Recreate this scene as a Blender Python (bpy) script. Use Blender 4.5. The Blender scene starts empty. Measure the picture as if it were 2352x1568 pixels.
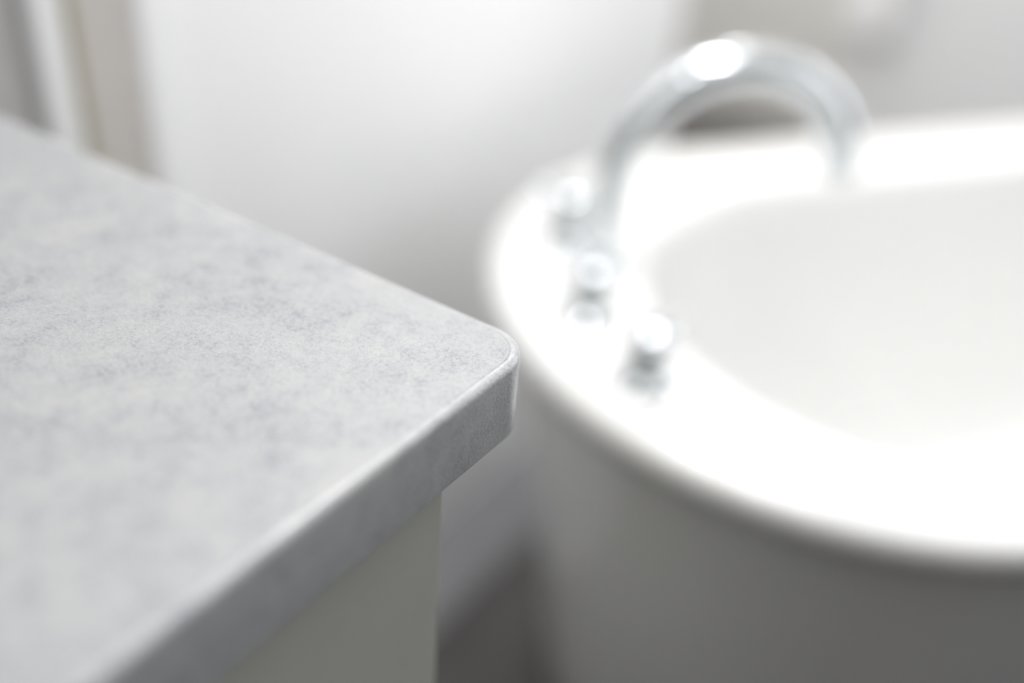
import bpy, bmesh, math
from mathutils import Vector, Matrix

S = bpy.context.scene
COL = S.collection

# ------------------------------------------------------------------ camera
cam_d = bpy.data.cameras.new('camera')
cam = bpy.data.objects.new('camera', cam_d)
COL.objects.link(cam)
RT = Vector((0.82085, 0.56714, 0.06747))
DN = Vector((0.35376, -0.41212, -0.83965))
FW = Vector((-0.44840, 0.71309, -0.53892))
m3 = Matrix((RT, -DN, -FW)).transposed()
cam.matrix_world = Matrix.Translation((0.17782, -0.30597, 1.08619)) @ m3.to_4x4()
cam_d.sensor_width = 36.0
cam_d.lens = 35.0
cam_d.clip_start = 0.02
cam_d.dof.use_dof = True
cam_d.dof.focus_distance = 0.407
cam_d.dof.aperture_fstop = 1.25
S.camera = cam

# ------------------------------------------------------------------ world, light, exposure
w = bpy.data.worlds.new('world')
S.world = w
w.use_nodes = True
w.node_tree.nodes['Background'].inputs[0].default_value = (0.85, 0.92, 1.0, 1)
w.node_tree.nodes['Background'].inputs[1].default_value = 0.3


def area(name, loc, target, sx, sy, power, col):
    d = bpy.data.lights.new(name, 'AREA')
    d.shape = 'RECTANGLE'
    d.size, d.size_y = sx, sy
    d.energy = power
    d.color = col
    o = bpy.data.objects.new(name, d)
    COL.objects.link(o)
    o.location = loc
    o.rotation_euler = (Vector(target) - Vector(loc)).to_track_quat('-Z', 'Y').to_euler()
    return o


area('window_daylight', (1.15, 2.14, 1.45), (1.15, 0.0, 1.35), 1.5, 1.6, 17, (0.97, 0.985, 1.0))
area('ceiling_fill', (0.40, 0.50, 2.57), (0.40, 0.50, 0), 3.0, 3.0, 23, (1.0, 0.995, 0.985))  # added soft overhead fill standing in for ambient light, no fixture
area('wall_fill', (-0.23, 0.54, 1.95), (-0.50, 0.66, 0.3), 0.20, 0.75, 12.3, (1.0, 0.995, 0.985))  # unseen fill added to brighten the left wall and the gap below
area('right_fill', (2.5, 0.8, 1.6), (0.0, 0.8, 1.4), 1.6, 1.2, 7, (0.98, 0.99, 1.0))  # added fill for the counter front, no window on this side
area('recess_fill', (-0.95, 1.85, 2.56), (-0.95, 1.85, 0), 0.7, 0.9, 29, (1.0, 0.99, 0.97))  # added fill so the recess does not go black
area('side_fill', (-0.50, -0.30, 1.50), (0.2, 0.55, 0.6), 0.6, 0.8, 3.8, (1.0, 0.985, 0.96))  # added fill from the left for the tub end and reveal
area('rear_fill', (-0.1, -2.35, 1.7), (0.0, 0.0, 1.2), 1.2, 1.0, 4, (1.0, 0.99, 0.975))  # weak fill added behind the camera to lift the tub side
area('ceiling_lamp', (-0.16, -0.32, 2.54), (-0.16, -0.32, 0), 0.26, 0.26, 4, (1.0, 0.99, 0.98))

S.view_settings.view_transform = 'Standard'
S.view_settings.look = 'None'
S.view_settings.gamma = 1.0
S.view_settings.use_curve_mapping = False
S.view_settings.exposure = 0.0


# ------------------------------------------------------------------ materials
def mat(name, col, rough=0.5, metal=0.0, spec=0.5, coat=0.0):
    m = bpy.data.materials.new(name)
    m.use_nodes = True
    b = m.node_tree.nodes['Principled BSDF']
    b.inputs['Base Color'].default_value = (*col, 1)
    b.inputs['Roughness'].default_value = rough
    b.inputs['Metallic'].default_value = metal
    b.inputs['Specular IOR Level'].default_value = spec
    b.inputs['Coat Weight'].default_value = coat
    return m


def nodes_of(m):
    return m.node_tree.nodes, m.node_tree.links, m.node_tree.nodes['Principled BSDF']


def mottle(m, c1, c2, scale, lo=0.35, hi=0.65, bump=0.0, bscale=200):
    """soft procedural colour variation with optional fine relief"""
    n, l, b = nodes_of(m)
    tc = n.new('ShaderNodeTexCoord')
    nz = n.new('ShaderNodeTexNoise')
    nz.inputs['Scale'].default_value = scale
    nz.inputs['Detail'].default_value = 6
    l.new(tc.outputs['Object'], nz.inputs['Vector'])
    r = n.new('ShaderNodeValToRGB')
    r.color_ramp.elements[0].position = lo
    r.color_ramp.elements[1].position = hi
    r.color_ramp.elements[0].color = (*c1, 1)
    r.color_ramp.elements[1].color = (*c2, 1)
    l.new(nz.outputs['Fac'], r.inputs['Fac'])
    l.new(r.outputs['Color'], b.inputs['Base Color'])
    if bump:
        n2 = n.new('ShaderNodeTexNoise')
        n2.inputs['Scale'].default_value = bscale
        l.new(tc.outputs['Object'], n2.inputs['Vector'])
        bp = n.new('ShaderNodeBump')
        bp.inputs['Strength'].default_value = bump
        bp.inputs['Distance'].default_value = 0.001
        l.new(n2.outputs['Fac'], bp.inputs['Height'])
        l.new(bp.outputs['Normal'], b.inputs['Normal'])
    return m


def laminate(k=1.0, rough=0.32):
    """pale grey stone-look laminate: cloudy blotches, blue-grey specks and fine grain"""
    m = mat('stone_laminate', (0.6, 0.6, 0.62), rough, spec=0.65)
    n, l, b = nodes_of(m)
    tc = n.new('ShaderNodeTexCoord')

    def noise(scale, detail, rough=0.5, dist=0.0):
        z = n.new('ShaderNodeTexNoise')
        z.inputs['Scale'].default_value = scale
        z.inputs['Detail'].default_value = detail
        z.inputs['Roughness'].default_value = rough
        z.inputs['Distortion'].default_value = dist
        l.new(tc.outputs['Object'], z.inputs['Vector'])
        return z

    def ramp(src, p0, p1, v0, v1):
        r = n.new('ShaderNodeMapRange')
        r.inputs['From Min'].default_value = p0
        r.inputs['From Max'].default_value = p1
        r.inputs['To Min'].default_value = v0
        r.inputs['To Max'].default_value = v1
        l.new(src.outputs['Fac'], r.inputs['Value'])
        return r

    def mul(a, bb):
        x = n.new('ShaderNodeMath')
        x.operation = 'MULTIPLY'
        l.new(a.outputs[0], x.inputs[0])
        l.new(bb.outputs[0], x.inputs[1])
        return x

    cloud = ramp(noise(28, 5, 0.6, 0.6), 0.34, 0.66, 0.0, 1.0)
    patch = ramp(noise(95, 4, 0.65, 0.4), 0.35, 0.62, 0.0, 1.0)
    grain = ramp(noise(620, 3, 0.7), 0.36, 0.62, 0.0, 1.0)
    fine = ramp(noise(1500, 2, 0.6), 0.35, 0.65, 0.0, 1.0)

    def add(vals):
        acc = None
        for src, k in vals:
            x = n.new('ShaderNodeMath')
            x.operation = 'MULTIPLY_ADD'
            l.new(src.outputs[0], x.inputs[0])
            x.inputs[1].default_value = k
            if acc is None:
                x.inputs[2].default_value = 0.0
            else:
                l.new(acc.outputs[0], x.inputs[2])
            acc = x
        return acc

    tot = add([(cloud, 0.22), (patch, 0.23), (grain, 0.33), (fine, 0.22)])
    r = n.new('ShaderNodeValToRGB')
    e = r.color_ramp.elements
    e[0].position, e[0].color = 0.12, (0.195 * k, 0.203 * k, 0.228 * k, 1)
    e[1].position, e[1].color = 0.85, (0.39 * k, 0.39 * k, 0.387 * k, 1)
    mid = e.new(0.42)
    mid.color = (0.305 * k, 0.312 * k, 0.325 * k, 1)
    l.new(tot.outputs[0], r.inputs['Fac'])
    l.new(r.outputs['Color'], b.inputs['Base Color'])
    bp = n.new('ShaderNodeBump')
    bp.inputs['Strength'].default_value = 0.25
    bp.inputs['Distance'].default_value = 0.0006
    g = add([(grain, 0.7), (fine, 0.3)])
    l.new(g.outputs[0], bp.inputs['Height'])
    l.new(bp.outputs['Normal'], b.inputs['Normal'])
    return m


M_LAM = laminate()
M_BAND = laminate(1.28, 0.6)  # lighter laminate copy, brightness for the dim front face put into its colour
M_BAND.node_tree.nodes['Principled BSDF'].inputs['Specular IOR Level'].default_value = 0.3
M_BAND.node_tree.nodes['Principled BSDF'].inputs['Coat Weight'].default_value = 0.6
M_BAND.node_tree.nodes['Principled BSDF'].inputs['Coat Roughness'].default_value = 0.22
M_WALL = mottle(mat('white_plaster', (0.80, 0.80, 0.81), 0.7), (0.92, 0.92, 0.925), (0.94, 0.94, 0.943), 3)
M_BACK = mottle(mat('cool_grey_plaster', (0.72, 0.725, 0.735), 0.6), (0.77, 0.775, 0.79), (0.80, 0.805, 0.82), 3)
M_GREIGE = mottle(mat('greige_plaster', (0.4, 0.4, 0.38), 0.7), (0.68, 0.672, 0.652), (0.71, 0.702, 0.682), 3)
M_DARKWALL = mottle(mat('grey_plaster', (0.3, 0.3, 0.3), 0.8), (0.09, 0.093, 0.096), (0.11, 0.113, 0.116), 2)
M_CEIL = mottle(mat('ceiling_paint', (0.6, 0.6, 0.6), 0.8), (0.82, 0.82, 0.82), (0.85, 0.85, 0.85), 2)
M_FLOOR = mottle(mat('dark_floor', (0.09, 0.085, 0.083), 0.3), (0.085, 0.080, 0.078), (0.115, 0.109, 0.107), 5)
M_FLOOR_STRIP = mottle(mat('mid_grey_strip', (0.3, 0.3, 0.31), 0.35), (0.265, 0.265, 0.278), (0.30, 0.30, 0.314), 6)
M_CAB = mottle(mat('light_cabinet_lacquer', (0.45, 0.45, 0.42), 0.35), (0.44, 0.445, 0.405), (0.46, 0.465, 0.425), 14)
M_TRIM = mat('white_trim_paint', (0.90, 0.90, 0.92), 0.35)
M_SEAL = mat('olive_seal', (0.36, 0.34, 0.22), 0.6)
M_JAMB = mottle(mat('taupe_reveal', (0.5, 0.48, 0.46), 0.6), (0.80, 0.765, 0.735), (0.83, 0.795, 0.765), 8)
M_BLIND = mottle(mat('grey_blind_fabric', (0.4, 0.4, 0.4), 0.8), (0.43, 0.425, 0.42), (0.47, 0.465, 0.46), 60)
M_CERAMIC = mottle(mat('white_acrylic', (0.9, 0.9, 0.9), 0.12, coat=0.3), (0.765, 0.765, 0.758), (0.785, 0.785, 0.778), 2)
M_CHROME = mottle(mat('chrome', (0.82, 0.85, 0.87), 0.06, metal=1.0), (0.66, 0.69, 0.71), (0.70, 0.73, 0.75), 10)
M_COLLAR = mottle(mat('dark_collar', (0.05, 0.055, 0.055), 0.4), (0.09, 0.097, 0.097), (0.11, 0.117, 0.117), 80)
M_TOWEL = mottle(mat('white_terry', (0.88, 0.88, 0.89), 0.9), (0.90, 0.90, 0.91), (0.95, 0.95, 0.96), 150, bump=0.6, bscale=500)
M_GLASS = mat('frosted_pane', (0.9, 0.92, 0.92), 0.4)
M_GLASS.node_tree.nodes['Principled BSDF'].inputs['Transmission Weight'].default_value = 0.85


# ------------------------------------------------------------------ mesh helpers
def link(name, bm, m, parent=None, smooth=True):
    bmesh.ops.recalc_face_normals(bm, faces=bm.faces[:])
    me = bpy.data.meshes.new(name)
    bm.to_mesh(me)
    bm.free()
    if smooth:
        for p in me.polygons:
            p.use_smooth = True
    me.materials.append(m)
    o = bpy.data.objects.new(name, me)
    COL.objects.link(o)
    if parent is not None:
        o.parent = parent
    return o


def add_box(bm, x0, x1, y0, y1, z0, z1, bev=0.0, seg=3):
    g = bmesh.ops.create_cube(bm, size=1.0, matrix=Matrix.Translation(((x0 + x1) / 2, (y0 + y1) / 2, (z0 + z1) / 2))
                              @ Matrix.Diagonal((x1 - x0, y1 - y0, z1 - z0, 1)))
    if bev:
        ed = list({e for v in g['verts'] for e in v.link_edges})
        bmesh.ops.bevel(bm, geom=ed, offset=bev, segments=seg, profile=0.5, affect='EDGES', clamp_overlap=True)


def box(name, b, m, parent=None, bev=0.0, loc=(0, 0, 0)):
    bm = bmesh.new()
    add_box(bm, *b, bev=bev)
    bmesh.ops.translate(bm, verts=bm.verts[:], vec=-Vector(loc))
    o = link(name, bm, m, parent, smooth=False)
    if bev:
        for p in o.data.polygons:
            p.use_smooth = True
        o.modifiers.new('wn', 'WEIGHTED_NORMAL').keep_sharp = True
    return o


def loft(bm, loops, close_first=False, close_last=False, wrap=False):
    """stitch closed point loops of equal length"""
    vs = [[bm.verts.new(p) for p in lp] for lp in loops]
    n = len(vs[0])
    pairs = list(zip(vs[:-1], vs[1:]))
    if wrap:
        pairs.append((vs[-1], vs[0]))
    for a, b in pairs:
        for i in range(n):
            j = (i + 1) % n
            bm.faces.new((a[i], a[j], b[j], b[i]))
    if close_first:
        bm.faces.new(vs[0])
    if close_last:
        bm.faces.new(vs[-1])


def lathe(bm, prof, n=40, mtx=None):
    loops = []
    for r, z in prof:
        loops.append([Vector((r * math.cos(2 * math.pi * i / n), r * math.sin(2 * math.pi * i / n), z)) for i in range(n)])
    if mtx is not None:
        loops = [[mtx @ p for p in lp] for lp in loops]
    loft(bm, loops, True, True)


def sweep(bm, pts, radii, n=28):
    """tube along a path with a radius per point"""
    pts = [Vector(p) for p in pts]
    up = None
    loops = []
    for i, p in enumerate(pts):
        t = (pts[min(i + 1, len(pts) - 1)] - pts[max(i - 1, 0)]).normalized()
        if up is None:
            up = t.orthogonal().normalized()
        up = (up - t * up.dot(t)).normalized()
        s = t.cross(up)
        loops.append([p + radii[i] * (up * math.cos(2 * math.pi * k / n) + s * math.sin(2 * math.pi * k / n)) for k in range(n)])
    loft(bm, loops, True, True)


def empty(name, loc, label, cat, group=None, rz=0.0):
    o = bpy.data.objects.new(name, None)
    COL.objects.link(o)
    o.location = loc
    o.rotation_euler = (0, 0, rz)
    tag(o, label, cat, group)
    return o


def tag(o, label, cat, group=None):
    o['label'] = label
    o['category'] = cat
    if group:
        o['group'] = group
    return o


def structure(o, label):
    o['kind'] = 'structure'
    o['label'] = label
    return o


# ------------------------------------------------------------------ room shell
XW = -0.52          # face of the left wall
X1, Y0, Y1, ZC = 2.6, -2.4, 2.2, 2.6
WY = 1.25           # the left wall ends here, a recess follows
WIN = (-0.40, 0.195, 0.22, 2.05)    # y0, y1, z0, z1 of the window opening

structure(box('floor', (-1.7, X1 + .1, Y0 - .1, 3.0, -0.06, 0.0), M_FLOOR), 'dark brown grey floor under the tub and vanity')
structure(box('floor_strip', (XW, -0.388, -2.4, 1.25, 0.0, 0.004), M_FLOOR_STRIP), 'mid grey strip on the floor along the left wall')  # thin strip, lighter grey than the rest of the floor
structure(box('ceiling', (-1.7, X1 + .1, Y0 - .1, 3.0, ZC, ZC + .06), M_CEIL), 'pale ceiling above the bathroom')
bm = bmesh.new()
T = 0.16
add_box(bm, XW - T, XW, Y0, WIN[0], 0, ZC)
add_box(bm, XW - T, XW, WIN[1], WY, 0, ZC)
add_box(bm, XW - T, XW, WIN[0], WIN[1], 0, WIN[2])
add_box(bm, XW - T, XW, WIN[0], WIN[1], WIN[3], ZC)
structure(link('wall_left', bm, M_WALL, smooth=False), 'bright white plaster wall beyond the counter')
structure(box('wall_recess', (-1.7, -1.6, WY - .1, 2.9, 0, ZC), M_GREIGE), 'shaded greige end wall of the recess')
bm = bmesh.new()
add_box(bm, -1.7, -0.5, 2.8, 2.9, 0, ZC)
add_box(bm, -1.7, XW - T, WY - .1, WY, 0, ZC)
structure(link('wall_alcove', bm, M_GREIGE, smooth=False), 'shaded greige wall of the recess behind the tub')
structure(box('wall_back', (-0.5, X1, Y1, 2.9, 0, ZC), M_BACK), 'pale cool wall behind the long side of the tub')
structure(box('wall_right', (X1, X1 + .1, Y0, Y1, 0, ZC), M_DARKWALL), 'grey wall on the right side of the room')
structure(box('wall_front', (-0.7, X1 + .1, Y0 - .1, Y0, 0, ZC), M_DARKWALL), 'grey wall behind the viewer')

# window beside the vanity: casing, taupe reveal, seal, sash, pane and drawn blind
wn = bpy.data.objects.new('window_1', None)
COL.objects.link(wn)
wn.location = (XW, WIN[1], WIN[2])
structure(wn, 'tall white framed window with a drawn grey blind beside the vanity')


def wbox(name, b, m, bev=0.0):
    return box(name, b, m, wn, bev, loc=wn.location)


wbox('casing', (XW, XW + .010, WIN[1] - .001, WIN[1] + .028, WIN[2] - .03, WIN[3] + .03), M_TRIM, 0.003)
wbox('casing', (XW, XW + .010, WIN[0] - .028, WIN[0] + .001, WIN[2] - .03, WIN[3] + .03), M_TRIM, 0.003)
wbox('casing', (XW, XW + .010, WIN[0] + .001, WIN[1] - .001, WIN[3], WIN[3] + .03), M_TRIM, 0.003)
wbox('sill', (XW - .10, XW + .03, WIN[0] + .002, WIN[1] - .002, WIN[2] - .02, WIN[2] + .003), M_TRIM, 0.003)
def splay(ya, yb):
    # slanted reveal from the casing (ya) in to the sash (yb)
    prof = [(XW + .003, ya), (XW - .026, yb), (XW - T + .002, yb), (XW - T + .002, ya)]
    b_ = bmesh.new()
    loft(b_, [[Vector((x, y, z)) - wn.location for x, y in prof] for z in (WIN[2] + .003, WIN[3] - .001)], True, True)
    return link('reveal', b_, M_JAMB, wn, smooth=False)


splay(WIN[1] - .001, WIN[1] - .034)
splay(WIN[0] + .001, WIN[0] + .034)
YA, YB = WIN[0] + .035, WIN[1] - .035
sx0, sx1 = XW - .055, XW - .024
wbox('seal', (sx0 + .004, sx1 - .001, YB - .008, YB, WIN[2] + .003, WIN[3] - .003), M_SEAL)
wbox('sash_stile', (sx0, sx1, YB - .032, YB - .008, WIN[2] + .003, WIN[3] - .003), M_TRIM, 0.003)
wbox('sash_stile', (sx0, sx1, YA, YA + .032, WIN[2] + .003, WIN[3] - .003), M_TRIM, 0.003)
wbox('sash_rail', (sx0, sx1, YA + .032, YB - .032, WIN[2] + .003, WIN[2] + .05), M_TRIM, 0.003)
wbox('sash_rail', (sx0, sx1, YA + .032, YB - .032, WIN[3] - .05, WIN[3] - .003), M_TRIM, 0.003)
wbox('pane', (XW - .047, XW - .043, YA + .02, YB - .02, WIN[2] + .03, WIN[3] - .03), M_GLASS)
wbox('blind', (XW - .041, XW - .039, YA + .033, YB - .033, WIN[2] + .052, WIN[3] - .052), M_BLIND)

# ------------------------------------------------------------------ vanity: worktop and cabinet
ZT, TH = 0.86, 0.038
CX0, CX1, CY0, CY1 = -0.515, 0.0, -1.35, 0.0
RC = 0.0225


def top_outline(d, z, seg=20):
    """worktop outline inset by d, front far corner rounded"""
    r = max(RC - d, 0.002)
    pts = []
    for (cx, cy, rr, a0) in ((CX1 - d, CY1 - d, r, 0), (CX0 + d, CY1 - d, 0.003, 90), (CX0 + d, CY0 + d, 0.003, 180), (CX1 - d, CY0 + d, r, 270)):
        sx = 1 if a0 in (0, 270) else -1
        sy = 1 if a0 in (0, 90) else -1
        for k in range(seg + 1):
            a = math.radians(a0 + 90 * k / seg)
            pts.append(Vector((cx - sx * rr + rr * math.cos(a), cy - sy * rr + rr * math.sin(a), z)))
    return pts


ct = empty('countertop', (0, 0, ZT - TH), 'pale grey stone-look laminate countertop with a rounded front corner on the vanity', 'countertop')
BT = 0.0042     # width of the rounded edge band
bm = bmesh.new()
loft(bm, [top_outline(BT, ZT - TH + .0003), top_outline(BT, ZT - .0002), top_outline(BT + .0004, ZT)], True, True)
bmesh.ops.translate(bm, verts=bm.verts[:], vec=(0, 0, -(ZT - TH)))
slab = link('slab', bm, M_LAM, ct, smooth=False)
bm = bmesh.new()
loops = [top_outline(BT + .0002, ZT - .0004), top_outline(BT - .0002, ZT - .00005)]
R1, R2 = 0.0036, 0.0014
for k in range(0, 9):
    a = math.pi / 2 * (1 - k / 8)
    loops.append(top_outline(R1 - R1 * math.cos(a), ZT - R1 + R1 * math.sin(a) - .00005))
for k in range(0, 5):
    a = math.pi / 2 * (k / 4)
    loops.append(top_outline(R2 - R2 * math.cos(a), ZT - TH + R2 - R2 * math.sin(a)))
loops.append(top_outline(BT + .0002, ZT - TH))
loft(bm, loops, wrap=True)
bmesh.ops.translate(bm, verts=bm.verts[:], vec=(0, 0, -(ZT - TH)))
band = link('edge_band', bm, M_BAND, ct)
band['label'] = 'rounded grey edge band of the countertop'

KX, KY = -0.012, -0.0482        # outer front edge and far end of the cabinet
cb = empty('vanity_cabinet', (-0.26, -0.65, 0), 'smooth olive grey vanity cabinet under the stone-look countertop', 'cabinet')
CL = cb.location
box('carcass', (-0.51, KX - .0205, -1.30, KY - .0015, 0.10, ZT - TH), M_CAB, cb, 0.0015, loc=CL)
box('plinth', (-0.37, KX - .07, -1.29, KY - .01, 0.0, 0.10), M_CAB, cb, loc=CL)
box('door', (KX - .019, KX, -0.672, KY, 0.105, ZT - TH - .001), M_CAB, cb, 0.0022, loc=CL)
box('door', (KX - .019, KX, -1.298, -0.675, 0.105, ZT - TH - .001), M_CAB, cb, 0.0022, loc=CL)

# ------------------------------------------------------------------ bathtub (own frame: x along its length, y across)
A = math.atan2(.8146, .58)


def tubw(lng, acr, z):
    """tub coordinates (along, across) to the world"""
    return Vector((lng * .58 + acr * .8146, lng * .8146 - acr * .58, z))


ORG = tubw(1.0, -0.40, 0)
tub = empty('bathtub', ORG, 'white oval freestanding bathtub standing beyond the countertop corner', 'bathtub', rz=A)


def stadium(l0, l1, c, a, b, d, z, n=40, sag=0.0):
    """rounded outline: straight sides with half-ellipse ends, inset by d; tub local frame"""
    l0, l1, a, b = l0 + d, l1 - d, max(a - d, 0.02), b - d
    pts = []
    m = 12
    for k in range(m):      # side, positive local y is the far side (across negative)
        t = k / m
        pts.append((l0 + a + (l1 - a - l0 - a) * t, c + b))
    for k in range(n):
        th = math.pi / 2 - math.pi * k / n
        pts.append((l1 - a + a * math.cos(th), c + b * math.sin(th)))
    for k in range(m):
        t = k / m
        pts.append((l1 - a - (l1 - a - l0 - a) * t, c - b))
    for k in range(n):
        th = -math.pi / 2 - math.pi * k / n
        pts.append((l0 + a + a * math.cos(th), c + b * math.sin(th)))
    return [Vector((x - 1.0, -(-y) + 0.0, z)) for x, y in pts]


def outer(d, z):
    return stadium(0.15, 1.85, 0.0, 0.36, 0.385, d, z)


def inner(d, z):
    return stadium(0.296, 1.70, -0.045, 0.31, 0.298, d, z)


ZR = 0.60
loops = [outer(.130, 0.012), outer(.120, 0.0), outer(.112, 0.004), outer(.108, 0.03), outer(.088, 0.20), outer(.060, 0.38), outer(.036, 0.50), outer(.024, 0.545), outer(.014, 0.560),
         outer(.004, 0.570), outer(0, 0.580), outer(.002, 0.590), outer(.008, 0.597), outer(.018, 0.600), outer(.03, 0.601),
         inner(-.012, 0.600), inner(-.004, 0.598), inner(.003, 0.591), inner(.008, 0.578), inner(.02, 0.50), inner(.04, 0.38), inner(.07, 0.25), inner(.10, 0.19),
         inner(.15, 0.165), inner(.20, 0.160), inner(.27, 0.158)]
bm = bmesh.new()
loft(bm, loops, True, True)
shell = link('shell', bm, M_CERAMIC, tub)
sm = shell.modifiers.new('sub', 'SUBSURF')
sm.levels = sm.render_levels = 1
bm = bmesh.new()
lathe(bm, [(.030, 0), (.032, .002), (.030, .005), (.018, .006), (.016, .003)], mtx=Matrix.Translation((0, -.045, .158)))
link('drain', bm, M_CHROME, tub)
bm = bmesh.new()
lathe(bm, [(.028, 0), (.030, .003), (.026, .007), (.010, .008)],
      mtx=Matrix.Translation((-1.0 + .325, -.045, .47)) @ Matrix.Rotation(math.radians(78), 4, 'Y'))
link('overflow', bm, M_CHROME, tub)

# ------------------------------------------------------------------ arched spout on the tub deck
SB = Vector((-0.2406, 0.5240, ZR + .0012))
sp = empty('bath_spout', SB, 'tall arched chrome spout curving from the deck over the tub', 'faucet', rz=math.radians(45.5))
bm = bmesh.new()
lathe(bm, [(.030, 0), (.031, .003), (.029, .007), (.020, .010), (.0165, .016), (.0145, .022)])
link('escutcheon', bm, M_CHROME, sp)
RS, HS = 0.122, 0.086
path, rad = [], []
for k in range(10):
    path.append((0, 0, .015 + (HS - .015) * k / 10)); rad.append(.0140 + .0015 * k / 10)
NA = 48
for k in range(NA + 1):
    th = math.pi - (math.pi - 0.16) * k / NA
    path.append((RS + RS * math.cos(th), 0, HS + RS * math.sin(th)))
    t = k / NA
    rad.append(.0155 + .0038 * math.sin(min(t * 1.25, 1) * math.pi * 0.75) + .001 * t)
bm = bmesh.new()
sweep(bm, path, rad)
link('arc', bm, M_CHROME, sp)
bm = bmesh.new()
e0, e1 = Vector(path[-1]), Vector(path[-2])
dirv = (e0 - e1).normalized()
lathe(bm, [(rad[-1] + .0008, 0), (rad[-1] + .0012, .002), (rad[-1] + .0008, .010), (rad[-1] - .003, .012), (rad[-1] - .004, .009)],
      mtx=Matrix.Translation(e0 - dirv * .004) @ dirv.to_track_quat('Z', 'Y').to_matrix().to_4x4())
link('outlet_ring', bm, M_CHROME, sp)


# ------------------------------------------------------------------ three deck valves
def valve_parts(root, lever):
    bm = bmesh.new()
    lathe(bm, [(.027, 0), (.028, .003), (.026, .006), (.018, .009), (.0155, .014)])
    link('escutcheon', bm, M_CHROME, root)
    bm = bmesh.new()
    lathe(bm, [(.015, .0092), (.0175, .0105), (.0180, .0125), (.0180, .0225), (.0170, .0240)])
    o = link('collar', bm, M_COLLAR, root)  # ring added to give the valve foot its dark tone
    o['label'] = 'dark collar under the knob'
    bm = bmesh.new()
    lathe(bm, [(.014, .0242), (.0190, .0250), (.0205, .030), (.0210, .048), (.0195, .054), (.010, .0570)])
    link('knob', bm, M_CHROME, root)
    if lever:
        bm = bmesh.new()
        sweep(bm, [(.012, 0, .044), (.022, 0, .047), (.030, 0, .050), (.037, 0, .053), (.040, 0, .054)],
              [.0050, .0052, .0050, .0044, .0022], n=18)
        link('lever', bm, M_CHROME, root)


G = 'chrome valves along the end of the tub deck'
for (lng, acr, rz, lab) in (
        (.272, -.560, 200, 'far chrome valve on the tub deck, left of the arched spout'),
        (.230, -.404, 150, 'middle chrome valve on the tub deck, just in front of the arched spout'),
        (.233, -.290, 75, 'nearest chrome valve on the tub deck with a dark base, closest to the countertop corner')):
    p = tubw(lng, acr, ZR + .0012)
    v = empty('bath_valve', p, lab, 'tap', G, rz=math.radians(rz))
    valve_parts(v, True)

# ------------------------------------------------------------------ towel on the back wall
tw = empty('hanging_towel', (-0.452, Y1, 0.47), 'narrow white towel hanging on the wall behind the tub', 'towel')
bm = bmesh.new()
nx, nz = 16, 24
for side in (0, 1):
    grid = []
    for j in range(nz + 1):
        row = []
        for i in range(nx + 1):
            u_ = i / nx - .5
            z = .55 * j / nz
            wd = .115 * (1 - .25 * (j / nz))
            fold = .008 * math.sin(u_ * 14) * (1 - .4 * j / nz)
            y = -.028 - side * .018 + fold
            row.append(bm.verts.new((u_ * wd, y, z + .004 * math.sin(u_ * 9) * (1 - j / nz))))
        grid.append(row)
    for j in range(nz):
        for i in range(nx):
            q = (grid[j][i], grid[j][i + 1], grid[j + 1][i + 1], grid[j + 1][i])
            bm.faces.new(q)
    if side == 0:
        g0 = grid
    else:
        g1 = grid
for j in range(nz):
    bm.faces.new((g0[j][0], g0[j + 1][0], g1[j + 1][0], g1[j][0]))
    bm.faces.new((g0[j][-1], g0[j + 1][-1], g1[j + 1][-1], g1[j][-1]))
for i in range(nx):
    bm.faces.new((g0[0][i], g0[0][i + 1], g1[0][i + 1], g1[0][i]))
    bm.faces.new((g0[-1][i], g0[-1][i + 1], g1[-1][i + 1], g1[-1][i]))
link('cloth', bm, M_TOWEL, tw)
bm = bmesh.new()
lathe(bm, [(.016, 0), (.017, .002), (.015, .005), (.006, .006)], mtx=Matrix.Translation((0, -.0005, .555)) @ Matrix.Rotation(math.radians(90), 4, 'X'))
sweep(bm, [(0, -.004, .555), (0, -.022, .553), (0, -.050, .548), (0, -.062, .553), (0, -.066, .566)], [.0045, .0045, .0045, .0045, .005], n=16)
o = link('hook', bm, M_CHROME, tw)
o['label'] = 'chrome wall hook holding the towel'
